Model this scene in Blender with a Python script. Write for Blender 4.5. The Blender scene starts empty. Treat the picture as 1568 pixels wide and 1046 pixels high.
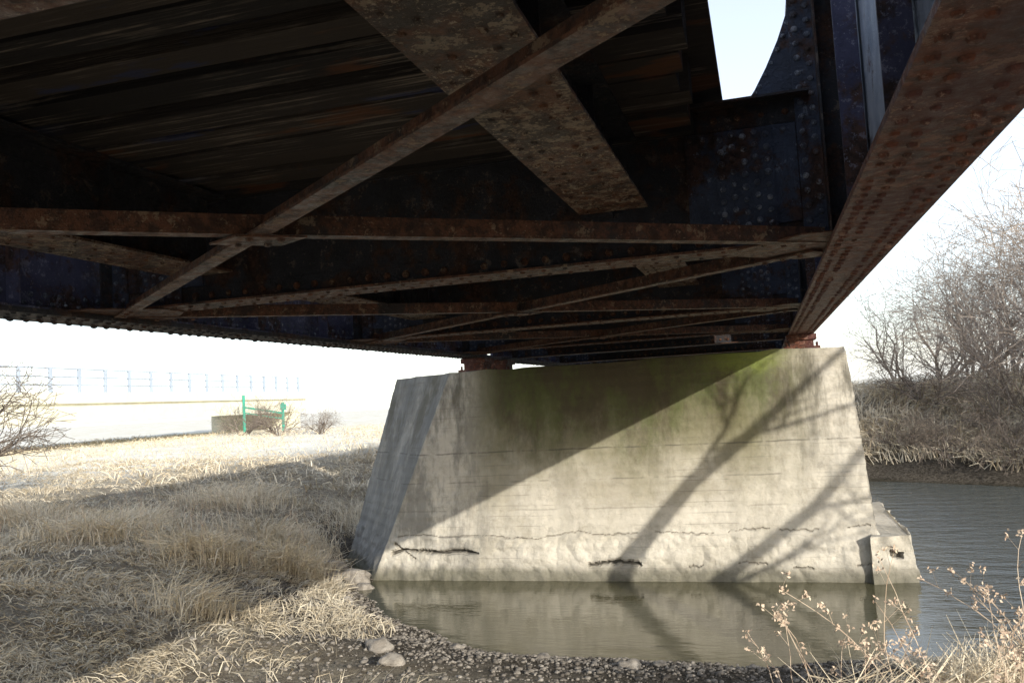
import bpy, math, random
import numpy as np
from mathutils import Vector, Matrix, noise
random.seed(7); rng=np.random.default_rng(5)
H=2.57
scene=bpy.context.scene
COL=scene.collection
# ---------------------------------------------------------------- node helpers
class NT:
    def __init__(s,name):
        s.m=bpy.data.materials.new(name); s.m.use_nodes=True
        s.t=s.m.node_tree; s.b=s.t.nodes['Principled BSDF']
        s.co=s.t.nodes.new('ShaderNodeTexCoord').outputs['Object']
    def new(s,k): return s.t.nodes.new(k)
    def link(s,a,b): s.t.links.new(a,b)
    def inp(s,sock,v):
        if isinstance(v,(int,float)): sock.default_value=v
        elif isinstance(v,tuple): sock.default_value=(*v,1) if len(v)==3 and sock.type=='RGBA' else v
        else: s.link(v,sock)
    def noise(s,scale,detail=6,rough=.6,stretch=None,dist=0):
        n=s.new('ShaderNodeTexNoise'); n.inputs['Scale'].default_value=scale
        n.inputs['Detail'].default_value=min(detail,6); n.inputs['Roughness'].default_value=rough
        n.inputs['Distortion'].default_value=dist
        c=s.co
        if stretch:
            mp=s.new('ShaderNodeMapping'); mp.inputs['Scale'].default_value=stretch
            s.link(c,mp.inputs['Vector']); c=mp.outputs[0]
        s.link(c,n.inputs['Vector']); return n.outputs['Fac']
    def vor(s,scale,feature='F1'):
        n=s.new('ShaderNodeTexVoronoi'); n.feature=feature; n.inputs['Scale'].default_value=scale
        s.link(s.co,n.inputs['Vector']); return n.outputs['Distance']
    def ramp(s,f,a,b,lo=0.,hi=1.):
        if a>b: a,b,lo,hi=b,a,hi,lo
        n=s.new('ShaderNodeMapRange'); n.inputs[1].default_value=a; n.inputs[2].default_value=b
        n.inputs[3].default_value=lo; n.inputs[4].default_value=hi
        n.interpolation_type='SMOOTHSTEP'
        s.inp(n.inputs[0],f); return n.outputs[0]
    def mix(s,f,a,b,mode='MIX'):
        n=s.new('ShaderNodeMix'); n.data_type='RGBA'; n.blend_type=mode
        s.inp(n.inputs[0],f); s.inp(n.inputs[6],a); s.inp(n.inputs[7],b); return n.outputs[2]
    def math(s,op,a,b=0.):
        n=s.new('ShaderNodeMath'); n.operation=op; n.use_clamp=False
        s.inp(n.inputs[0],a); s.inp(n.inputs[1],b); return n.outputs[0]
    def xyz(s):
        n=s.new('ShaderNodeSeparateXYZ'); s.link(s.co,n.inputs[0]); return n.outputs
    def island(s):
        return s.new('ShaderNodeNewGeometry').outputs['Random Per Island']
    def attr(s,name):
        n=s.new('ShaderNodeAttribute'); n.attribute_name=name; return n.outputs['Fac']
    def bump(s,h,strength=.5,dist=.02):
        n=s.new('ShaderNodeBump'); s.inp(n.inputs['Strength'],strength)
        n.inputs['Distance'].default_value=dist; s.inp(n.inputs['Height'],h)
        s.link(n.outputs[0],s.b.inputs['Normal'])
    def out(s,col,rough=.7,spec=.5):
        s.inp(s.b.inputs['Base Color'],col); s.inp(s.b.inputs['Roughness'],rough)
        s.b.inputs['Specular IOR Level'].default_value=spec; return s.m

def steel(name,paint,paint2,rust,flake,amt=.5,flk=.66,spec=.45):
    n=NT(name)
    a=n.ramp(n.noise(1.9,9,.75),amt-.05,amt+.05)
    p=n.mix(n.ramp(n.noise(5,5,.7),.35,.65),paint,paint2)
    r=n.mix(n.ramp(n.noise(17,7,.75),.40,.60),rust,tuple(c*.3 for c in rust))
    c=n.mix(a,r,p)
    f=n.ramp(n.noise(42,6,.8),flk,flk+.04)
    f2=n.ramp(n.noise(4,6,.75),.46,.54)
    c=n.mix(n.math('MULTIPLY',f,f2),c,flake)
    f3=n.ramp(n.noise(10,8,.8),flk-.02,flk+.02)
    c=n.mix(n.math('MULTIPLY',f3,.6),c,flake)
    g=n.ramp(n.noise(2.5,8,.75,stretch=(1,1,.25)),.5,.75,0,.6)
    c=n.mix(g,c,(.012,.012,.014))
    n.bump(n.math('ADD',n.noise(60,7,.8),n.math('MULTIPLY',n.noise(11,7,.75),1.6)),1.,.018)
    return n.out(c,n.ramp(n.noise(20,4),.3,.7,.32,.72),spec)
M_blk=steel('dark_painted_steel',(.018,.018,.021),(.032,.032,.040),(.075,.032,.017),(.18,.14,.11),.47,.60)
M_lat=steel('rusty_lateral_steel',(.026,.019,.017),(.045,.029,.022),(.15,.058,.027),(.34,.24,.15),.58,.59)
M_rust=steel('flaking_rusty_plate',(.050,.038,.031),(.088,.062,.047),(.17,.070,.032),(.46,.37,.27),.54,.55)  # real flakes, their colour brightened to double as glints
M_red=steel('red_rusty_flange',(.090,.028,.022),(.13,.045,.034),(.19,.056,.024),(.38,.24,.18),.5,.575)
M_blue=steel('faded_blue_paint_steel',(.050,.052,.11),(.095,.098,.18),(.10,.048,.035),(.30,.30,.38),.50,.59)
M_pale=steel('skylit_blue_web_steel',(.24,.30,.42),(.44,.50,.62),(.12,.05,.035),(.50,.55,.62),.38,.57)  # blue paint paled so the colour carries skylight on the web
M_knee=steel('blue_black_knee_steel',(.034,.042,.068),(.055,.07,.115),(.075,.036,.026),(.22,.26,.34),.46,.62)
M_rvt=steel('highlit_rivet_heads',(.06,.07,.10),(.12,.14,.19),(.10,.055,.04),(.36,.38,.44),.46,.55)  # lighter than the plates: highlights on the heads put into the colour
def woodm():
    n=NT('old_tie_wood')
    c=n.mix(n.island(),(.014,.012,.013),(.060,.046,.037))
    g=n.ramp(n.noise(1.,7,.75,stretch=(1.1,34,34)),.51,.62)
    c=n.mix(n.math('MULTIPLY',g,n.ramp(n.noise(1.3,4),.44,.60,.05,.9)),c,(.25,.205,.165))
    b=n.ramp(n.noise(1.9,5,.6,stretch=(.6,2,2)),.60,.66); c=n.mix(n.math('MULTIPLY',b,.55),c,(.03,.05,.15))
    b=n.ramp(n.noise(1.3,5,.6,stretch=(.7,2.2,1)),.59,.67); c=n.mix(n.math('MULTIPLY',b,.55),c,(.19,.065,.018))
    n.bump(n.noise(1.,7,.75,stretch=(1,44,44)),1.,.03)
    return n.out(c,.8,.35)
M_wood=woodm()
# ---------------------------------------------------------------- mesh builder
class MB:
    def __init__(s): s.v=[];s.f=[]
    def box(s,a,b):
        i=len(s.v); x0,y0,z0=a;x1,y1,z1=b
        s.v+=[(x0,y0,z0),(x1,y0,z0),(x1,y1,z0),(x0,y1,z0),(x0,y0,z1),(x1,y0,z1),(x1,y1,z1),(x0,y1,z1)]
        s.f+=[(i,i+3,i+2,i+1),(i+4,i+5,i+6,i+7),(i,i+1,i+5,i+4),(i+1,i+2,i+6,i+5),(i+2,i+3,i+7,i+6),(i+3,i,i+4,i+7)]
    def bar(s,p,q,w,h,off=(0,0)):
        p=Vector(p);q=Vector(q);d=(q-p).normalized();sd=d.cross(Vector((0,0,1)))
        if sd.length<.01: sd=Vector((1,0,0))
        sd.normalize();up=sd.cross(d)
        i=len(s.v)
        for e in (p,q):
            for a,b in((-.5,0),(.5,0),(.5,1),(-.5,1)):
                s.v.append(tuple(e+sd*(a*w+off[0])+up*(b*h+off[1])))
        s.f+=[(i,i+3,i+2,i+1),(i+4,i+5,i+6,i+7),(i,i+1,i+5,i+4),(i+1,i+2,i+6,i+5),(i+2,i+3,i+7,i+6),(i+3,i,i+4,i+7)]
    def angle(s,p,q,w=.09,t=.011,side=1,h=None):
        s.bar(p,q,w,t); s.bar(p,q,t,h or w,(side*(w/2-t/2),t+.0005))
    def prism(s,pts,y0,y1):
        i=len(s.v);n=len(pts)
        s.v+=[(x,y0,z) for x,z in pts]+[(x,y1,z) for x,z in pts]
        s.f.append(tuple(range(i,i+n)));s.f.append(tuple(range(i+2*n-1,i+n-1,-1)))
        for k in range(n): s.f.append((i+(k+1)%n,i+k,i+n+k,i+n+(k+1)%n))
    def plateZ(s,pts,z0,z1):
        i=len(s.v);n=len(pts)
        s.v+=[(x,y,z0) for x,y in pts]+[(x,y,z1) for x,y in pts]
        s.f.append(tuple(range(i+n-1,i-1,-1)));s.f.append(tuple(range(i+n,i+2*n)))
        for k in range(n): s.f.append((i+k,i+(k+1)%n,i+n+(k+1)%n,i+n+k))
    def rivet(s,p,n,r=.016):
        r*=random.uniform(.85,1.12)
        n=Vector(n); a=n.orthogonal().normalized(); b=n.cross(a); p=Vector(p); i=len(s.v)
        for rr,hh in((1,0),(.78,.5)):
            for k in range(7):
                t=k*math.tau/7; s.v.append(tuple(p+(a*math.cos(t)+b*math.sin(t))*rr*r+n*hh*r))
        s.v.append(tuple(p+n*.75*r))
        for k in range(7):
            j=(k+1)%7
            s.f.append((i+k,i+j,i+7+j,i+7+k)); s.f.append((i+7+k,i+7+j,i+14))
    def tube(s,p,q,r0,r1,n=4):
        p=Vector(p);q=Vector(q);d=(q-p)
        if d.length<1e-5:return
        d.normalize();a=d.orthogonal().normalized();b=d.cross(a);i=len(s.v)
        for e,r in((p,r0),(q,r1)):
            for k in range(n):
                t=k*math.tau/n; s.v.append(tuple(e+(a*math.cos(t)+b*math.sin(t))*r))
        for k in range(n):
            j=(k+1)%n; s.f.append((i+k,i+j,i+n+j,i+n+k))
    def obj(s,name,mat,parent=None,smooth=False):
        me=bpy.data.meshes.new(name); me.from_pydata(s.v,[],s.f); me.update()
        me.materials.append(mat)
        if smooth: me.polygons.foreach_set('use_smooth',[True]*len(me.polygons))
        o=bpy.data.objects.new(name,me); COL.objects.link(o)
        if parent: o.parent=parent
        return o
def empty(name):
    o=bpy.data.objects.new(name,None); COL.objects.link(o); return o
# ---------------------------------------------------------------- bridge
bridge=empty('railroad_girder_bridge')
XL,XR=-4.34,.53
FB=[-2.7,1.02,4.75,8.48,12.0]
def girder(xc,y0,y1,inn,fl,webm,tag):
    z=H+.68
    a=MB()
    a.box((xc-.17,y0,z),(xc+.17,y1,z+.018)); a.box((xc-.165,y0+.6,z+.0185),(xc+.165,y1-.6,z+.034))
    y=y0+.08
    while y<y1-.05:
        for dx in(-.13,-.065,.065,.13):
            if random.random()<.93: a.rivet((xc+dx+random.uniform(-.005,.005),y+(.03 if abs(dx)<.1 else 0),z),(0,0,-1),.020*random.uniform(.75,1.15))
        y+=.115
    a.obj(tag+'_bottom_flange',fl,bridge)
    w=MB(); w.box((xc-.006,y0,z+.035),(xc+.006,y1,z+2.15)); w.obj(tag+'_web',webm,bridge)
    g=MB(); gr=MB()
    for sgn in(-1,1):
        xa,xb=sorted((xc+sgn*.0065,xc+sgn*.02))
        g.box((xa,y0,z+.036),(xb,y1,z+.19))
        xa,xb=sorted((xc+sgn*.0205,xc+sgn*.155))
        g.box((xa,y0,z+.0345),(xb,y1,z+.048))
        xa,xb=sorted((xc+sgn*.0065,xc+sgn*.02))
        g.box((xa,y0,z+2.0),(xb,y1,z+2.149))
        y=y0+.1
        while y<y1:
            gr.rivet((xc+sgn*.02,y,z+.09),(sgn,0,0),.018); gr.rivet((xc+sgn*.02,y+.055,z+.145),(sgn,0,0),.018); y+=.11
        y=y0+.3
        ys=[]
        while y<y1: ys.append(y); y+=1.243
        for y in ys:
            if min(abs(y-f) for f in FB)<.3: continue
            xa,xb=sorted((xc+sgn*.0205,xc+sgn*.12))
            g.box((xa,y-.006,z+.05),(xb,y+.006,z+2.1))
            xa,xb=sorted((xc+sgn*.0205,xc+sgn*.031))
            g.box((xa,y+.0065,z+.05),(xb,y+.09,z+2.1))
            zz=z+.25
            while zz<z+2: gr.rivet((xc+sgn*.031,y+.05,zz),(sgn,0,0)); zz+=.11
    g.box((xc-.17,y0,z+2.151),(xc+.17,y1,z+2.18))
    g.obj(tag+'_angles_and_stiffeners',M_blue,bridge); gr.obj(tag+'_rivets',M_rvt,bridge)
girder(XR,-5,13.2,-1,M_red,M_pale,'right_girder')
girder(XL,-5,13.2,1,M_blk,M_blue,'left_girder')
girder(XR,13.5,30,-1,M_red,M_pale,'far_right_girder')
girder(XL,13.5,30,1,M_blk,M_blue,'far_left_girder')
fb=MB(); fr=MB(); fk=MB(); fe=MB(); fv=MB()
for Y in FB+[14.6,18.3,22,26]:
    z0=H+.725;z1=H+1.52
    fb.box((XL+.03,Y,z0+.014),(XR-.03,Y+.012,z1))
    for s_,ya,yb in((-1,Y-.013,Y-.0005),(1,Y+.0125,Y+.025)):
        fb.box((XL+.035,ya,z0+.0145),(XR-.035,yb,z0+.13)); fb.box((XL+.035,ya,z1-.12),(XR-.035,yb,z1-.001))
    fk.box((XL+.2,Y-.13,z0),(XR-.2,Y+.14,z0+.014)); fb.box((XL+.2,Y-.13,z1+.001),(XR-.2,Y+.14,z1+.014))
    x=XL+.3
    while x<XR-.2:
        fr.rivet((x,Y-.013,z0+.07),(0,-1,0),.025); fr.rivet((x,Y-.013,z1-.06),(0,-1,0),.019)
        if Y<14:
            fk.rivet((x,Y-.07,z0),(0,0,-1)); fk.rivet((x,Y+.08,z0),(0,0,-1))
        x+=.125
    for sx,xc in((1,XR),(-1,XL)):
        xa,xb=sorted((xc-sx*.275,xc-sx*.86))
        fe.box((xa,Y-.0195,z0+.135),(xb,Y-.0005,z1-.125))
        for k in range(8): fv.rivet((xa+.03+k*.07,Y-.0195,z1-.155),(0,-1,0),.015)
        xa,xb=sorted((xc-sx*.40,xc-sx*.70))
        fe.box((xa,Y-.034,z0+.01),(xb,Y-.020,z1-.13))
        for i in range(5):
            for j in range(9): fv.rivet((xa+.03+i*.06,Y-.034,z0+.07+j*.069+.02*(i%2)),(0,-1,0),.0185)
        xa,xb=sorted((xc-sx*.15,xc-sx*.27))
        fe.box((xa,Y-.028,z0+.01),(xb,Y-.014,H+2.7))
        for j in range(24):
            fv.rivet((xa+.03,Y-.028,z0+.05+j*.08),(0,-1,0),.018)
            fv.rivet((xb-.03,Y-.028,z0+.09+j*.08),(0,-1,0),.018)
        fb.box((min(xc-sx*.03,xc-sx*.15)+.001,Y-.012,z0+.02),(max(xc-sx*.03,xc-sx*.15)-.001,Y+.0,H+2.75))
        fb.box((min(xc-sx*.14,xc-sx*.15),Y-.13,z0+.02),(max(xc-sx*.14,xc-sx*.15),Y-.029,H+2.75))
        pts=[(xc-sx*.16,H+1.536),(xc-sx*.52,H+1.536),(xc-sx*.47,H+1.60),(xc-sx*.40,H+1.72),(xc-sx*.33,H+1.86),(xc-sx*.275,H+2.0),(xc-sx*.235,H+2.2),(xc-sx*.20,H+2.65),(xc-sx*.16,H+2.65)]
        fe.prism(pts,Y+.001,Y+.013)
        for (xx,zz),(x2,z2) in zip(pts[1:-1],pts[2:]):
            for q in(0,.5):
                fv.rivet((xx+(x2-xx)*q+sx*.03,Y+.001,zz+(z2-zz)*q+.02),(0,-1,0),.014)
    for xs in(-.73,-3.35):
        fb.box((xs-.10,Y-.046,H+.99),(xs-.02,Y-.0135,H+1.36))
fb.obj('floor_beams',M_blk,bridge); fr.obj('floor_beam_rivets',M_lat,bridge); fk.obj('floor_beam_bottom_flanges',M_lat,bridge); fe.obj('floor_beam_end_plates',M_knee,bridge); fv.obj('end_plate_rivets',M_rvt,bridge)
st=MB(); sb=MB()
edges=FB+[14.6,18.3,22,26]
for i in range(len(edges)-1):
    a,b=edges[i]+.15,edges[i+1]-.15
    for xs,zb in((-.73,1.0),(-3.35,.90)):
        z0=H+zb;z1=H+1.39
        sb.box((xs-.19,a,z0),(xs+.19,b,z0+.014))
        st.box((xs-.006,a,z0+.0145),(xs+.006,b,z1-.013)); st.box((xs-.15,a,z1-.0125),(xs+.15,b,z1))
        for s_ in(-1,1):
            xa,xb=sorted((xs+s_*.0065,xs+s_*.018)); st.box((xa,a,z0+.015),(xb,b,z0+.11)); st.box((xa,a,z1-.11),(xb,b,z1-.013))
            y=a+.06
            while y<b and a<13:
                sb.rivet((xs+s_*.07,y,z0),(0,0,-1),.016); sb.rivet((xs+s_*.14,y+.06,z0),(0,0,-1),.013)
                st.rivet((xs+s_*.018,y,z0+.07),(s_,0,0),.016); st.rivet((xs+s_*.018,y,z1-.06),(s_,0,0),.016); y+=.13
            yy=a+.6
            while yy<b: st.box((min(xs+s_*.019,xs+s_*.09),yy,z0+.016),(max(xs+s_*.019,xs+s_*.09),yy+.012,z1-.014)); yy+=.95
st.obj('stringers',M_blk,bridge); sb.obj('stringer_bottom_flanges',M_rust,bridge)
lt=MB(); lr=MB()
zl=H+.700
for i in range(len(FB)-1):
    a,b=FB[i],FB[i+1]
    pR0=Vector((XR-.2,a+.1,zl));pR1=Vector((XR-.2,b-.1,zl));pL0=Vector((XL+.2,a+.15,zl));pL1=Vector((XL+.2,b-.02,zl))
    lt.angle(pR0,pL1,.080,.010,1,.075)
    c=(pL0+pR1)/2+Vector((.0,0.05,.0)); up=Vector((0,0,.012))
    lt.angle(pR1+up,c+up,.075,.010,-1,.07); lt.angle(c+up,pL0+up,.075,.010,-1,.07)
    lt.plateZ([(c.x-.2,c.y-.05),(c.x-.02,c.y-.13),(c.x+.2,c.y+.03),(c.x+.02,c.y+.13)],zl-.009,zl-.001)
    for pt in (c+Vector((-.1,.0,-.01)),c+Vector((.1,0,-.01)),c+Vector((0,.06,-.01)),c+Vector((0,-.07,-.01))): lr.rivet(pt,(0,0,-1),.017)
    for p,q in((pR0,pL1),(pR1,pL0)):
        d=(q-p).normalized()
        for t in(.12,.24,.36): 
            lr.rivet(p+d*t,(0,0,-1),.019); lr.rivet(q-d*t,(0,0,-1),.019)
for Y in FB:
    for sx,xc in((1,XR),(-1,XL)):
        x1=xc-sx*.12;x2=xc-sx*.62
        P=[(x1,Y+.42),(x1,Y-.42),(xc-sx*.3,Y-.42),(x2,Y-.12),(x2,Y+.1),(xc-sx*.3,Y+.42)]
        lt.plateZ(P[::-1] if sx<0 else P,H+.7165,H+.7235)
lt.obj('lateral_bracing',M_lat,bridge); lr.obj('lateral_rivets',M_lat,bridge)
tb=MB(); y=-4.5
while y<29:
    w=random.uniform(.17,.23); x0=-3.85+random.uniform(-.08,.06); x1=-.24+random.uniform(-.05,.04)
    dz=random.uniform(-.0,.03)
    i=len(tb.v); tb.box((x0,y,H+1.392+dz),(x1,y+w,H+1.60))
    k=random.uniform(-.018,.018)
    for j in range(i,i+8):
        vx,vy,vz=tb.v[j]; tb.v[j]=(vx,vy+k*(vx+1.9),vz+random.uniform(-.004,.004) if vz<H+1.5 else vz)
    y+=random.uniform(.25,.33)
tb.obj('timber_ties',M_wood,bridge)
pk=MB(); x=-3.2
while x<-.3:
    w=random.uniform(.2,.27); pk.box((x,-4.5,H+1.603),(x+w,29,H+1.65+random.uniform(0,.01))); x+=w+.004
pk.obj('deck_planks',M_wood,bridge)
rl=MB()
for xs in(-1.18,-2.62): 
    rl.box((xs-.035,-4.5,H+1.662),(xs+.035,29,H+1.81)); rl.box((xs-.07,-4.5,H+1.655),(xs+.07,29,H+1.6615))
rl.obj('rails',M_lat,bridge)
br=MB()
for xc in(XL,XR):
    for Y in(12.75,13.95):
        br.box((xc-.24,Y-.26,H+.465),(xc+.24,Y+.26,H+.505)); br.box((xc-.16,Y-.2,H+.506),(xc+.16,Y+.2,H+.60)); br.box((xc-.2,Y-.24,H+.601),(xc+.2,Y+.24,H+.678))
        for k in(-1,1): br.tube((xc+k*.2,Y-.2,H+.5),(xc+k*.2,Y-.2,H+.56),.018,.018,8)
br.obj('bearings',M_red,bridge)
# ---------------------------------------------------------------- pier
def concrete():
    n=NT('stained_board_formed_concrete'); X,Yc,Z=n.xyz()
    c=n.mix(n.ramp(n.noise(1.1,8,.65),.3,.7),(.47,.43,.36),(.64,.59,.50))
    c=n.mix(n.ramp(n.noise(5,9,.75),.45,.68,0,.5),c,(.30,.27,.22))
    lowd=n.ramp(n.noise(.9,6,.6,stretch=(1,1,1.5)),.48,.62,0,.35); c=n.mix(lowd,c,(.34,.30,.22))
    c=n.mix(n.math('MULTIPLY',n.attr('nose_shade'),n.ramp(n.noise(2.5,6,.7,stretch=(1,1,.3)),.3,.65,.45,.9)),c,(.17,.17,.165))  # shade on the nose faces painted in as a darker tone
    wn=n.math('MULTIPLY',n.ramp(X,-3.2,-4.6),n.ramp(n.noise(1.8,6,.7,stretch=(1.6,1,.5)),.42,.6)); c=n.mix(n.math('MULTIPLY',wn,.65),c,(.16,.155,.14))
    st=n.ramp(n.noise(2.2,8,.7,stretch=(1,1,.16)),.46,.62,0,.9)
    hi=n.ramp(Z,1.0,2.8)
    c=n.mix(n.math('MULTIPLY',st,n.math('ADD',n.math('MULTIPLY',hi,.75),.2)),c,(.12,.11,.085))
    # algae wash then moss, thickest under the deck
    zm0=n.ramp(n.math('ADD',Z,n.math('MULTIPLY',n.noise(1.0,7,.65,stretch=(1,1,.6)),2.0)),1.9,3.2)
    xm0=n.math('MULTIPLY',n.ramp(X,-4.6,-3.7),n.ramp(X,1.0,-.3))
    c=n.mix(n.math('MULTIPLY',n.math('MULTIPLY',zm0,xm0),.82),c,(.165,.150,.075))
    zm=n.ramp(n.math('ADD',Z,n.math('MULTIPLY',n.noise(1.2,7,.75,stretch=(1.1,1,.55)),2.2)),2.7,3.7)
    xm=n.math('MULTIPLY',n.ramp(X,-4.3,-3.7),n.ramp(X,.7,-.1))
    mk=n.math('MULTIPLY',zm,xm)
    mc=n.mix(n.ramp(n.noise(1.5,7,.75,stretch=(1.2,1,.6)),.40,.60),(.062,.050,.030),(.078,.092,.030))
    gx=n.math('MULTIPLY',n.ramp(X,-1.0,-.35),n.ramp(X,.6,.1)); gz=n.ramp(n.math('ADD',Z,n.math('MULTIPLY',n.noise(5,6,.7),.8)),3.0,3.45)
    mc=n.mix(n.math('MULTIPLY',n.math('MULTIPLY',gx,gz),.9),mc,(.19,.235,.045))
    c=n.mix(n.math('MULTIPLY',mk,.86),c,mc)
    wv=n.math('SINE',n.math('MULTIPLY',n.math('ADD',Z,n.math('MULTIPLY',n.noise(2,3),.03)),2*math.pi/.145))
    ln=n.math('MULTIPLY',n.ramp(wv,.94,1.),n.ramp(n.noise(1.3,5),.48,.62,0,.35))
    c=n.mix(ln,c,(.12,.11,.09))
    for zc,am in((1.81,.6),(1.38,.4),(.98,.25)):
        dz=n.math('ABSOLUTE',n.math('SUBTRACT',n.math('ADD',Z,n.math('MULTIPLY',n.noise(1.5,4),.05)),zc+.025))
        c=n.mix(n.math('MULTIPLY',n.ramp(dz,.016,.004,0,am),n.ramp(n.noise(2,5),.42,.55)),c,(.08,.07,.055))
    wt=n.ramp(n.math('ADD',Z,n.math('MULTIPLY',n.noise(5,5),.30)),.42,.22)
    c=n.mix(n.math('MULTIPLY',wt,.75),c,(.09,.085,.055))
    c=n.mix(n.attr('cavity'),c,(.05,.043,.034))
    sp=n.ramp(n.vor(26),.12,.05,0,.6); c=n.mix(n.math('MULTIPLY',sp,n.ramp(n.noise(3,3),.5,.6)),c,(.10,.09,.07))
    n.bump(n.math('ADD',n.noise(30,9,.75),n.math('MULTIPLY',wv,.10)),.6,.02)
    return n.out(c,.9,.25)
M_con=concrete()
def fbm(p,o=4):
    return noise.fractal(p,1.0,2.0,o)
def loft(top,bot,z0,z1,segs,nz,dispf,name,mat,parent=None):
    n=len(top); ring=[]
    for k in range(n):
        m=segs[k]
        for j in range(m):
            t=j/m; a=Vector(top[k]).lerp(Vector(top[(k+1)%n]),t); b=Vector(bot[k]).lerp(Vector(bot[(k+1)%n]),t)
            e=(Vector(top[(k+1)%n])-Vector(top[k])).normalized(); nn=Vector((e.y,-e.x))
            ring.append((a,b,nn,k))
    N=len(ring); V=[];F=[];C=[];NO=[]
    for i in range(nz+1):
        u=i/nz; z=z0+(z1-z0)*u
        for (a,b,nn,k) in ring:
            p=b.lerp(a,u); d,cv=dispf(p.x,p.y,z,k)
            if i==nz: cv=0
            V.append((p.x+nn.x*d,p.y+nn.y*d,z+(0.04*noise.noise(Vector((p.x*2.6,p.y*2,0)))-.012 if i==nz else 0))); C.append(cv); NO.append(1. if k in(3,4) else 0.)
    for i in range(nz):
        for j in range(N):
            F.append((i*N+j,i*N+(j+1)%N,(i+1)*N+(j+1)%N,(i+1)*N+j))
    F.append(tuple(range(nz*N,nz*N+N)))
    me=bpy.data.meshes.new(name); me.from_pydata(V,[],F); me.materials.append(mat)
    at=me.attributes.new('cavity','FLOAT','POINT'); at.data.foreach_set('value',C)
    at=me.attributes.new('nose_shade','FLOAT','POINT'); at.data.foreach_set('value',NO)
    o=bpy.data.objects.new(name,me); COL.objects.link(o)
    if parent:o.parent=parent
    return o
def interp(pts,x):
    for (a,b),(c,d) in zip(pts,pts[1:]):
        if a<=x<=c: return b+(d-b)*(x-a)/(c-a)
    return None
CR=[([(-5.9,.56),(-5.2,.64),(-4.6,.61),(-4.0,.62),(-3.3,.57),(-2.7,.66),(-2.2,.61),(-1.5,.65),(-.9,.61),(-.3,.67),(.4,.65),(1.3,.71)],.005,.015,-.3,.5),
    ([(-5.55,.38),(-5.3,.43),(-4.9,.39),(-4.5,.41),(-4.15,.37)],.015,.12,-9,.8),
    ([(-5.5,.53),(-5.35,.42),(-5.15,.30)],.010,.06,-9,.6),
    ([(-2.55,.22),(-2.3,.25),(-1.8,.23)],.015,.09,-9,.8),
    ([(-2.3,.25),(-2.6,.16),(-2.75,.1)],.008,.03,-.2,.6),
    ([(-1.8,.23),(-1.2,.19),(-.4,.24),(.3,.18),(1.2,.22)],.006,.02,.0,.5)]
def pdisp(x,y,z,k):
    p=Vector((x*1.0,y*1.0+k*9,z*1.0))
    d=.012*fbm(p*1.2)+.007*fbm(p*7,3)
    d+=.004*math.sin(z*43.3)*(.5+.5*noise.noise(p*.8))
    cv=0
    if k==0:
        w=.03*noise.noise(Vector((x*3.1,0,1)))+.018*noise.noise(Vector((x*13,0,4)))+.01*noise.noise(Vector((x*31,0,4)))
        for pl,hw,dep,th,dk in CR:
            zz=interp(pl,x)
            if zz is None: continue
            if th>-5 and noise.noise(Vector((x*2.3,7,dep*90)))<th: continue
            g=1+1.1*noise.noise(Vector((x*5,3,zz)))
            ww=hw*max(.15,g)
            ds=abs(z-zz-w)
            if ds<ww: d-=dep; cv=max(cv,dk)
            elif ds<ww*2.2: d-=dep*.25; cv=max(cv,.2)
    base=.62+.05*noise.noise(Vector((x*2,y*3,1)))+.03*noise.noise(Vector((x*9,y*3,1)))
    if z<base:
        q=min(1,(base-z)/.05)
        d+=q*(.012+.026*fbm(p*3,5)+.03*abs(noise.noise(p*5)))
    return d,cv
pier=empty('concrete_bridge_pier')
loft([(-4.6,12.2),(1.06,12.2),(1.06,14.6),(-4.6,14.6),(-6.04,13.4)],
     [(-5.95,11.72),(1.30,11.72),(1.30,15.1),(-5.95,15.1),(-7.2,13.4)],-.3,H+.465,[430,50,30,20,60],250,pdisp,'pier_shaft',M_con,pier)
def fdisp(x,y,z,k):
    p=Vector((x,y+k*5,z)); d=.035*fbm(p*2.5,5)+.03*noise.noise(p*5); cv=0
    if k==0 and x>1.35 and abs(z-.36-.1*noise.noise(Vector((x*5,1,1))))<.04 and x<1.5: d-=.1; cv=.7
    return d,cv
loft([(1.12,11.66),(1.60,11.80),(1.62,14.9),(1.12,15.)],[(1.12,11.62),(1.70,11.76),(1.72,15.),(1.12,15.1)],-.3,.60,[40,60,20,20],50,fdisp,'pier_footing',M_con,pier)
# ---------------------------------------------------------------- terrain
RIV=np.array([(-5.9,11.75),(-5.65,10.95),(-4.95,10.0),(-4.15,9.25),(-3.5,8.75),(-2.7,8.4),(-1.2,8.2),(0,8.3),(.9,8.5),(2.5,8.8),(6,9.0),(14,9.2),(90,6),(90,16),(14,18),(9,19.4),(5.3,21.3),(2.5,23.2),(-2,25),(-5,24),(-6.5,20),(-7.3,16),(-7.2,13.4)])
def sd(x,y):
    x=np.asarray(x,float);y=np.asarray(y,float)
    best=np.full(x.shape,1e9);ins=np.zeros(x.shape,bool)
    for i in range(len(RIV)):
        a=RIV[i];b=RIV[(i+1)%len(RIV)];e=b-a
        t=np.clip(((x-a[0])*e[0]+(y-a[1])*e[1])/(e@e),0,1)
        best=np.minimum(best,np.hypot(x-a[0]-t*e[0],y-a[1]-t*e[1]))
        c=((a[1]>y)!=(b[1]>y))&(x<(b[0]-a[0])*(y-a[1])/(b[1]-a[1]+1e-12)+a[0]); ins^=c
    return np.where(ins,-best,best)
def wob(x,y):
    return (np.sin(x*1.7+y*.9)+np.sin(x*-.8+y*2.3+1)+.6*np.sin(x*4.1+2*np.sin(y*3.1))+.5*np.sin(y*5.3+1.5*np.sin(x*2.7)))/3
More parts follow.
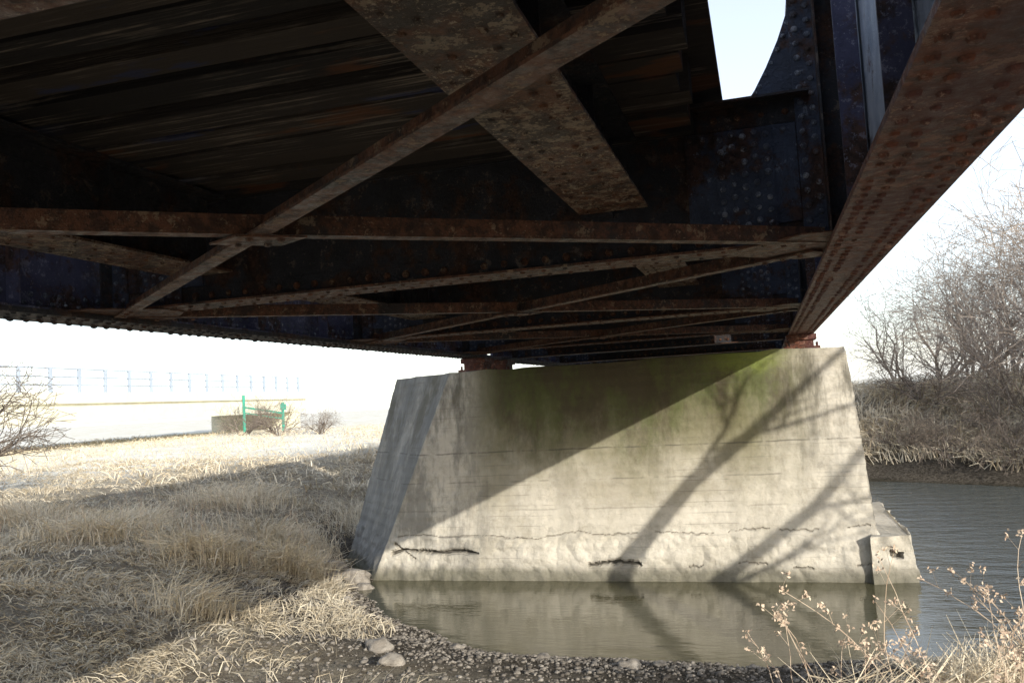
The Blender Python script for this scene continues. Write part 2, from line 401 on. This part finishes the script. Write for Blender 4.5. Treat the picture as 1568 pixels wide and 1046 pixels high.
def hgt(x,y):
    d=sd(x,y)+.12*wob(x*1.6,y*1.6)
    h=1.15*(1-np.exp(-np.maximum(d,0)/4.2))+.0
    h=np.where(d<0,np.maximum(d*.5,-.7),h)
    k=np.clip(d/1.5,0,1)
    h+=k*.07*wob(x,y)+.02*k*wob(x*4.3+3,y*4.1)
    h+=np.clip((d-6)/8,0,1)*.09*wob(x*.35+1,y*.31)
    fb_=np.clip((y-19)/10,0,1)*np.clip((x+3)/5,0,1); h+=fb_*np.clip(d/6,0,1)*1.2
    h+=.35*np.exp(-(((x+8.5)/3)**2+((y-9)/4)**2))*k
    return h
n=420
t=np.linspace(-1,1,n); gx=-1+2.2*np.sinh(6*t); gy=9+2.2*np.sinh(6*t)
GX,GY=np.meshgrid(gx,gy); GZ=hgt(GX,GY); D=sd(GX,GY)
V=np.stack([GX.ravel(),GY.ravel(),GZ.ravel()],1)
idx=np.arange(n*n).reshape(n,n)
F=np.stack([idx[:-1,:-1].ravel(),idx[:-1,1:].ravel(),idx[1:,1:].ravel(),idx[1:,:-1].ravel()],1)
def npmesh(name,V,F,mat,smooth=False):
    me=bpy.data.meshes.new(name); me.vertices.add(len(V)); me.vertices.foreach_set('co',V.astype(np.float32).ravel())
    k=F.shape[1]; me.loops.add(F.size); me.loops.foreach_set('vertex_index',F.astype(np.int32).ravel())
    me.polygons.add(len(F)); me.polygons.foreach_set('loop_start',np.arange(0,F.size,k,dtype=np.int32))
    me.update(calc_edges=True); me.validate()
    if smooth: me.polygons.foreach_set('use_smooth',np.ones(len(F),bool))
    me.materials.append(mat); o=bpy.data.objects.new(name,me); COL.objects.link(o); return o
def groundm():
    n=NT('dry_grass_and_mud'); 
    s=n.attr('shore')
    st=n.mix(n.ramp(n.noise(3,8,.7),.35,.65),(.34,.28,.20),(.56,.49,.37))
    st=n.mix(n.ramp(n.noise(22,6,.8),.45,.65),st,(.16,.13,.10))
    md=n.mix(n.ramp(n.noise(14,9,.8),.42,.58),(.055,.045,.034),(.17,.145,.115))
    md=n.mix(n.ramp(n.noise(50,4,.7),.56,.66),md,(.30,.27,.22))
    f=n.ramp(n.math('ADD',s,n.math('MULTIPLY',n.noise(1.7,6,.6),1.2)),1.7,3.1)
    c=n.mix(f,md,st)
    wet=n.ramp(s,.25,.0); c=n.mix(n.math('MULTIPLY',wet,.6),c,(.04,.035,.02))
    fd=n.ramp(s,6,15); c=n.mix(fd,c,n.mix(n.ramp(n.noise(.5,5,.7),.4,.6),(.90,.87,.78),(.82,.76,.62)))  # distant field bleached towards white, its glare painted into the colour
    n.bump(n.math('ADD',n.noise(14,8,.75),n.noise(55,5,.7)),n.ramp(s,8,16,1.,.0),.06)
    return n.out(c,.95,.1)
g=npmesh('ground',V,F,groundm(),True)
at=g.data.attributes.new('shore','FLOAT','POINT'); at.data.foreach_set('value',D.ravel().astype(np.float32))
def waterm():
    n=NT('murky_river_water'); X,Yc,Z=n.xyz()
    c=n.mix(n.noise(.6,4),(.058,.055,.028),(.115,.105,.058))
    c=n.mix(n.ramp(X,1.2,3.0,0,.7),c,(.10,.125,.135))  # blue sky reflection tinted into the water colour on the right
    sp=n.ramp(n.vor(9),.035,.02,0,.5); c=n.mix(n.math('MULTIPLY',sp,n.ramp(n.noise(1.3,4),.5,.6)),c,(.35,.33,.28))
    h=n.math('ADD',n.noise(2.2,4,.55,stretch=(.7,1.5,1)),n.math('MULTIPLY',n.noise(11,3,.5,stretch=(.6,1.6,1)),.28))
    n.bump(h,n.ramp(X,1.0,2.6,.09,.75),.06)
    m=n.out(c,.02,.75); n.b.inputs['IOR'].default_value=1.42; return m
w=MB(); w.v=[(-9,7.2,0),(90,3,0),(90,30,0),(-9,30,0)]; w.f=[(0,1,2,3)]; w.obj('river_water',waterm())
# ---------------------------------------------------------------- grass
def strawm(name,a,b,dk=.65):
    n=NT(name); i=n.island(); c=n.mix(i,a,b)
    c=n.mix(n.ramp(n.noise(1.2,5,.6),.4,.65,0,.4),c,tuple(q*dk for q in a))
    n.out(c,.7,.25)
    return n.m
M_straw=strawm('dry_straw',(.44,.36,.25),(.84,.75,.58))
M_straw2=strawm('sunlit_straw',(.62,.51,.36),(.88,.79,.61),.8)  # brighter copy of the straw, sunlight put into its colour
def blades(name,x,y,L,flat,wid,mat):
    N=len(x); z=hgt(x,y)-.01
    th=rng.uniform(0,math.tau,N); f=np.clip(flat+rng.normal(0,.22,N),0.02,1.12)
    lay=3*np.sin(x*.9+1.3*np.sin(y*1.1))+2*np.sin(y*1.7+x*.4); th=np.where(rng.uniform(0,1,N)<.55,lay+rng.normal(0,.5,N),th)
    dx,dy=np.cos(th),np.sin(th)
    el0=(1-f*.6)*math.pi/2*.95; el1=el0-rng.uniform(.3,1.2,N)
    p0=np.stack([x,y,z],1)
    s0=np.stack([dx*np.cos(el0),dy*np.cos(el0),np.sin(el0)],1)*(L*.5)[:,None]
    s1=np.stack([dx*np.cos(el1),dy*np.cos(el1),np.sin(el1)*.8],1)*(L*.5)[:,None]
    p1=p0+s0;p2=p1+s1; p2[:,2]=np.maximum(p2[:,2],z+.01)
    ph=rng.uniform(0,math.tau,N)
    wv=np.stack([-dy*np.cos(ph)*1,dx*np.cos(ph),np.sin(ph)*.5],1); wv/=np.linalg.norm(wv,axis=1)[:,None]; wv*=wid[:,None]
    V=np.stack([p0-wv,p0+wv,p1+wv*.8,p1-wv*.8,p2+wv*.25,p2-wv*.25],1).reshape(-1,3)
    b=np.arange(N)[:,None]*6
    F=np.concatenate([b+np.array([[0,1,2,3]]),b+np.array([[3,2,4,5]])],0)
    return npmesh(name,V,F,mat)
def scat(N,x0,x1,y0,y1,dmin,clump=0.):
    x=rng.uniform(x0,x1,N);y=rng.uniform(y0,y1,N);d=sd(x,y)
    k=(d>dmin+.35*wob(x*2,y*2))
    gr=np.clip(1.25-np.abs((x+1.7)/2.5)**4*.6,0,1)*np.clip(2.1-np.maximum(d,0)/2.4,0,1)
    k&=rng.uniform(0,1,N)>gr*1.0
    if clump: k&=rng.uniform(0,1,N)<(.2+.8*(wob(x*1.3+4,y*1.3)>-.05))
    return x[k],y[k]
x1,y1=scat(135000,-11,-.5,3.2,13,.35,1); x2,y2=scat(60000,-24,-5,7,26,.3,1); x3,y3=scat(28000,-.6,4.,4.2,8.3,.25,1)
xa=np.concatenate([x1,x2,x3]);ya=np.concatenate([y1,y2,y3])
tall=np.clip(wob(xa*.9+1,ya*.9)+.1,0,1.)
blades('dry_grass',xa,ya,rng.uniform(.10,.26,len(xa))*(.75+.6*tall),.98-.4*tall,rng.uniform(.0018,.004,len(xa))*(1+np.hypot(xa,ya)/14),M_straw)
tx=[];ty=[]
for (cx,cy,r,k) in [(-7.2,9.6,.6,1300),(-6.6,10.8,.5,1200),(-9,9.6,.8,1200),(-10.5,12,1,1400),(-8,13,.9,1600),(-7.8,16,1.2,1600),(-11,16,1.3,1600),(-13,12,1.2,1500),(-5.6,7.3,.4,350),(1.5,5.8,.4,900),(2.4,6.6,.5,900),(1.0,5.4,.3,450),(.4,5.2,.3,200)]:
    tx.append(rng.normal(cx,r*.5,k));ty.append(rng.normal(cy,r*.5,k))
tx=np.concatenate(tx);ty=np.concatenate(ty);kk=sd(tx,ty)>.1;tx=tx[kk];ty=ty[kk]
blades('tall_grass_tufts',tx,ty,rng.uniform(.3,.6,len(tx)),np.full(len(tx),.35),rng.uniform(.002,.005,len(tx))*1.4,M_straw2)
xf=rng.uniform(0,24,42000);yf=16+rng.power(.7,42000)*16;kk=sd(xf,yf)>.9+.4*wob(xf,yf);xf=xf[kk];yf=yf[kk]
blades('far_bank_grass',xf,yf,rng.uniform(.3,.75,len(xf)),np.full(len(xf),.55),rng.uniform(.008,.018,len(xf)),M_straw2)
xf=rng.uniform(-50,-8,26000);yf=rng.uniform(18,58,26000);kk=(rng.uniform(0,1,26000)<(.25+.75*(wob(xf*.5,yf*.5)>.1)));xf=xf[kk];yf=yf[kk]
blades('field_grass',xf,yf,rng.uniform(.2,.5,len(xf)),np.full(len(xf),.6),rng.uniform(.010,.022,len(xf)),M_straw2)
# ---------------------------------------------------------------- stones
def stonem():
    n=NT('river_stone'); c=n.mix(n.island(),(.08,.07,.06),(.40,.36,.31)); c=n.mix(n.ramp(n.noise(12,6,.7),.4,.6,0,.5),c,(.12,.10,.08))
    n.bump(n.noise(30,6,.7),.6,.02); return n.out(c,.85,.3)
M_st=stonem()
import bmesh
bm=bmesh.new(); bmesh.ops.create_icosphere(bm,subdivisions=1,radius=1); ico=np.array([v.co[:] for v in bm.verts]); icf=np.array([[v.index for v in f.verts] for f in bm.faces]); bm.free()
bm=bmesh.new(); bmesh.ops.create_icosphere(bm,subdivisions=3,radius=1); ic3=np.array([v.co[:] for v in bm.verts]); if3=np.array([[v.index for v in f.verts] for f in bm.faces]); bm.free()
N=17000; x=rng.uniform(-6.2,2.5,N*3); y=rng.uniform(4.8,11.8,N*3); d=sd(x,y); k=(d>-.15)&(rng.uniform(0,1,N*3)<np.exp(-np.maximum(d,0)/2.0)); x=x[k][:N];y=y[k][:N];N=len(x)
r=.006+.024*rng.uniform(0,1,N)**3
sc=rng.uniform(.6,1.3,(N,1,3)); sc[:,:,2]*=.65
V=ico[None]*sc*(1+rng.uniform(-.2,.2,(N,12,1)))*r[:,None,None]+np.stack([x,y,hgt(x,y)+r*.2],1)[:,None]
F=(icf[None]+(np.arange(N)*12)[:,None,None]).reshape(-1,3)
npmesh('gravel',V.reshape(-1,3),F,M_st)
def rock(p,s,flat=.6,seed=0):
    V=[]
    for q in ic3:
        q=Vector(q); q2=q*(1+.45*noise.noise(q*1.3+Vector((seed*3.1,0,0)))+.18*noise.noise(q*3+Vector((0,seed,0))))
        V.append((p[0]+q2.x*s,p[1]+q2.y*s*.8,p[2]+q2.z*s*flat))
    return npmesh('rock',np.array(V),if3,M_st,False)
rk=[(-5.95,11.45,.22),(-6.15,11.1,.16),(-5.7,11.2,.13),(-6.4,11.6,.2),(-3.5,7.1,.13),(-3.1,6.5,.11),(-2.2,7.9,.07),(-1.35,7.7,.10),(-1.1,7.85,.06),(-3.2,8.3,.07),(-.3,8.0,.05),(1.5,11.5,.1),(-5.3,9.9,.09)]
for i,(a,b,s) in enumerate(rk): rock((a,b,float(hgt(a,b))+s*.2),s,.55,i)
# ---------------------------------------------------------------- trees
def barkm(name,a,b):
    n=NT(name); c=n.mix(n.ramp(n.noise(6,6,.7),.35,.65),a,b); n.bump(n.noise(30,5,.7),.5,.01); return n.out(c,.85,.2)
M_bark=barkm('hazed_bark',(.27,.22,.18),(.47,.40,.34)); M_bark2=barkm('dark_bark',(.16,.13,.105),(.30,.25,.21))  # M_bark is lightened to paint haze over the distant trees
def grow(mb,p,d,L,r,depth,spread,droop,rmin=.006):
    nseg=4 if depth>1 else 3
    for i in range(nseg):
        d=(d+Vector((random.gauss(0,.15),random.gauss(0,.15),random.gauss(0,.11)-droop*(3-depth)*.03))).normalized()
        q=p+d*(L/nseg); r2=max(r*.84,rmin)
        mb.tube(p,q,r,r2,5 if r>.02 else 3); 
        if depth>0:
            for k in range(random.choice((1,2))):
                ax=d.orthogonal(); ax.rotate(Matrix.Rotation(random.uniform(0,math.tau),3,d))
                nd=(d*math.cos(spread)+ax*math.sin(spread)*random.uniform(.7,1.3)).normalized()
                grow(mb,q,nd,L*random.uniform(.5,.75),r2*.6,depth-1,spread,droop,rmin)
        p=q;r=r2
def treemesh(seed,nst,hh,lean,depth=4,r=.07):
    random.seed(seed); mb=MB()
    for i in range(nst):
        a=random.uniform(0,math.tau); d=Vector((math.cos(a)*lean,math.sin(a)*lean,1)).normalized()
        grow(mb,Vector((random.uniform(-.3,.3),random.uniform(-.3,.3),-.1)),d,hh*random.uniform(.45,.55),r*random.uniform(.7,1.1),depth,.55,.6)
    return mb
variants=[]
for sdd,ns,hh,ln in((1,5,6.8,.45),(2,5,6.0,.65),(3,5,7.4,.4),(4,7,3.6,1.1)):
    mb=treemesh(sdd,ns,hh,ln,3); me=bpy.data.meshes.new('bare_tree_mesh'); me.from_pydata(mb.v,[],mb.f); me.materials.append(M_bark if sdd!=4 else M_bark2); variants.append(me)
random.seed(11)
def put(me,name,x,y,s,rot):
    o=bpy.data.objects.new(name,me); o.location=(x,y,float(hgt(x,y))); o.scale=(s,s,s*random.uniform(.9,1.1)); o.rotation_euler=(0,0,rot); COL.objects.link(o); return o
for (x,y,v,s) in [(6.5,26,0,.7),(8.2,24,1,.9),(9.5,27,2,1.1),(11,24,0,1.35),(7.5,30,2,.85),(12.5,27,1,1.5),(10,32,0,1.2),(14,30,2,1.5),(5.6,31,1,.7),(12.6,21.5,0,1.3),(8.5,36,0,1.1),(12,38,2,1.5),(16,36,1,1.7),(5.0,36,2,.7),(4.6,27.5,3,.7),(9.5,21.5,2,.95),(10.5,21,1,1.2),(17,33,0,1.6),(7,33,1,.9),(9.2,29.5,1,1.1)]:
    put(variants[v],'bare_tree',x,y,s,random.uniform(0,6.28))
for (x,y,s) in [(4.2,23.6,.45),(5.5,22.6,.5),(6.8,22.0,.55),(8,21.2,.55),(9.3,20.5,.65),(6,24.5,.7),(3.4,24.8,.4),(10.2,19.9,.6)]:
    put(variants[3],'bare_shrub',x,y,s,random.uniform(0,6.28))
for (x,y,s) in [(-17.6,14.2,1.1),(-30,48,.9),(-34,50,.9),(-27,48,.6)]:
    put(variants[3],'bare_shrub',x,y,s,random.uniform(0,6.28))
lm=MB(); random.seed(21); OX,OZ=-1.75,-.78
def P_(p): return Vector((p[0]+OX,p[1],p[2]+OZ))
def poly(pts,rs):
    for a,b,r0,r1 in zip(pts,pts[1:],rs,rs[1:]): lm.tube(P_(a),P_(b),r0,r1,10)
zr=H
poly([(4.7,4.3,.9),(5.2,5.0,2.4),(5.8,5.3,zr+1.2),(6.9,5.3,zr+2.3),(7.8,5.3,zr+2.95),(9.2,5.4,zr+4.1)],[.2,.15,.12,.10,.08,.04])
poly([(5.2,5.0,2.4),(7.0,5.2,zr+.9),(8.4,5.3,zr+1.9),(9.3,5.3,zr+2.8),(10.5,5.3,zr+3.9)],[.12,.09,.075,.06,.03])
for p,d in(((6.9,5.3,zr+2.3),(.2,.3,1)),((7.8,5.3,zr+2.95),(1,.2,.3)),((8.4,5.3,zr+1.9),(1,-.3,.4)),((9.2,5.4,zr+4.1),(.6,0,1)),((7.0,5.2,zr+.9),(1,.1,.2))):
    grow(lm,P_(p),Vector(d).normalized(),1.4,.045,2,.6,.3)
lm.obj('leaning_bare_tree',M_bark2)
# ---------------------------------------------------------------- dry weed stalks
wk=MB(); random.seed(31)
def stalk(x,y,h,lx,ly,heads=True):
    z=float(hgt(x,y)); p=Vector((x,y,z)); d=Vector((lx,ly,1)).normalized(); r=.0048; n=9
    for i in range(n):
        d=(d+Vector((random.gauss(0,.09)+lx*.06,random.gauss(0,.09)+ly*.06,-.03*i*.4))).normalized(); q=p+d*h/n; wk.tube(p,q,r,r*.9,4)
        if i>3 and random.random()<.7:
            sdv=Vector((random.uniform(-1,1),random.uniform(-1,1),.8)).normalized(); e=q+sdv*random.uniform(.05,.16); wk.tube(q,e,r*.6,r*.4,3)
            if heads: leafs(e)
        p=q;r*=.9
    if heads: leafs(p)
def leafs(p):
    for k in range(random.randint(5,11)):
        c=p+Vector([random.gauss(0,.013) for _ in range(3)]); a=Vector([random.gauss(0,1) for _ in range(3)]).normalized()*.013; b=a.orthogonal().normalized()*.009; i=len(wk.v)
        wk.v+=[tuple(c-a),tuple(c+b),tuple(c+a),tuple(c-b*.7)]; wk.f.append((i,i+1,i+2,i+3))
for (x,y,h,lx,ly) in [(.15,5.6,.85,-.15,0),(.3,5.5,.75,.1,.1),(.05,5.9,.55,-.3,0),(.75,5.4,1.05,-.1,0),(.8,5.5,.8,-.35,.1),(1.25,5.6,1.35,.15,0),(1.3,5.2,1.1,.35,0),(1.15,5.3,.8,.1,.2),(1.4,5.8,.9,-.1,0),(1.05,5.0,.9,.3,0),(.95,5.1,.6,-.2,0),(1.35,5.0,1.3,0,.1),(.55,5.6,.5,.4,0),(1.5,6.0,1.2,-.4,0)]:
    for k in range(3): stalk(x+random.gauss(0,.08),y+random.gauss(0,.12),h*random.uniform(.6,1.05),lx+random.gauss(0,.14),ly)
for k in range(60): stalk(random.uniform(-12,-6.5),random.uniform(8,15),random.uniform(.5,.9),random.uniform(-.3,.3),0,False)
wk.obj('dry_weed_stalks',strawm('weed_stem',(.46,.33,.24),(.70,.58,.44)))
# ---------------------------------------------------------------- distant road bridge
def plainm(name,c,rough=.8):
    n=NT(name); cc=n.mix(n.ramp(n.noise(1.5,5,.6),.35,.65),c,tuple(q*.88 for q in c)); return n.out(cc,rough,.2)
M_cc=plainm('road_bridge_concrete',(.82,.78,.62)); M_rail=plainm('galvanised_rail',(.40,.46,.54)); M_green=plainm('green_paint',(.06,.36,.26))
rb=empty('road_bridge'); A=Vector((-36,-6,H+1.2)); B=Vector((-46.5,72,H+1.2)); dd=(B-A).normalized()
b=MB(); b.bar(A,B,9,.30); b.bar(A,B,.5,1.15,(4.0,-1.15)); b.bar(A,B,.5,1.15,(0,-1.15)); b.bar(A,B,.5,1.15,(-4.0,-1.15)); b.bar(A,B,.30,.32,(4.35,.301))
b.obj('deck_and_girders',M_cc,rb)
b=MB()
for t in(.18,.975):
    p=A.lerp(B,t); b.box((p.x-4.4,p.y-.6,-.5),(p.x+4.4,p.y+.6,H+.045))
b.obj('supports',M_cc,rb)
b=MB(); sdv=dd.cross(Vector((0,0,1)))*4.35; L=(B-A).length; k=0
while k<L:
    p=A+dd*k+sdv; b.box((p.x-.08,p.y-.08,p.z+.62),(p.x+.08,p.y+.08,p.z+2.02)); k+=2.4
for hh in(1.05,1.5,1.97): b.tube(A+sdv+Vector((0,0,hh)),B+sdv+Vector((0,0,hh)),.04,.04,6)
b.obj('railing',M_rail,rb)
b=MB(); gz=float(hgt(-35,57))
for (px,ph) in((-38.6,2.9),(-35.2,2.2)): b.tube((px,57,gz),(px,57,gz+ph),.11,.11,8)
b.bar((-38.6,57,gz+1.9),(-35.2,57,gz+1.3),.1,.14); b.bar((-38.6,57,gz+1.5),(-35.2,57,gz+.9),.08,.1); b.box((-35.35,56.9,gz+1.6),(-34.9,57,gz+2.05))
b.obj('green_gate',M_green)
# ---------------------------------------------------------------- light
el=math.radians(17.0); az=math.radians(180-43)
S=Vector((math.sin(az)*math.cos(el),math.cos(az)*math.cos(el),math.sin(el)))
sun=bpy.data.lights.new('sun','SUN'); sun.energy=5; sun.angle=math.radians(.5); sun.color=(1,.95,.85)
so=bpy.data.objects.new('sun',sun); so.rotation_euler=S.to_track_quat('Z','Y').to_euler(); COL.objects.link(so)
W=bpy.data.worlds.new('World'); scene.world=W; W.use_nodes=True; nt=W.node_tree
bg=nt.nodes['Background']; sk=nt.nodes.new('ShaderNodeTexSky'); sk.sky_type='NISHITA'; sk.sun_disc=False
sk.sun_elevation=el; sk.sun_rotation=az; sk.air_density=1; sk.dust_density=1; sk.ozone_density=1.5
tc=nt.nodes.new('ShaderNodeTexCoord'); sx=nt.nodes.new('ShaderNodeSeparateXYZ'); nt.links.new(tc.outputs['Generated'],sx.inputs[0])
mr=nt.nodes.new('ShaderNodeMapRange'); mr.inputs[1].default_value=.15; mr.inputs[2].default_value=.85; mr.inputs[3].default_value=1; mr.inputs[4].default_value=.3; nt.links.new(sx.outputs[2],mr.inputs[0])
hz=nt.nodes.new('ShaderNodeMix'); hz.data_type='RGBA'; hz.blend_type='ADD'; hz.inputs[7].default_value=(5.7,5.8,6.1,1)
nt.links.new(mr.outputs[0],hz.inputs[0]); nt.links.new(sk.outputs[0],hz.inputs[6])
nt.links.new(hz.outputs[2],bg.inputs[0]); bg.inputs[1].default_value=.15
# ---------------------------------------------------------------- camera
cam=bpy.data.cameras.new('camera'); co=bpy.data.objects.new('camera',cam); COL.objects.link(co)
cam.lens=1300/1568*36; cam.sensor_width=36; cam.clip_end=3000; cam.clip_start=.05
yaw,pit,rol=math.radians(16.4),math.radians(3.9),math.radians(3.3)
fl=Vector((-math.sin(yaw),math.cos(yaw),0)); rt=Vector((math.cos(yaw),math.sin(yaw),0)); Zu=Vector((0,0,1))
f=fl*math.cos(pit)+Zu*math.sin(pit); u=Zu*math.cos(pit)-fl*math.sin(pit)
r_=rt*math.cos(rol)-u*math.sin(rol); u_=u*math.cos(rol)+rt*math.sin(rol)
Mx=Matrix((r_,u_,-f)).transposed().to_4x4(); Mx.translation=Vector((0,0,H)); co.matrix_world=Mx
scene.camera=co
scene.view_settings.view_transform='Standard'; scene.view_settings.look='None'; scene.view_settings.exposure=0
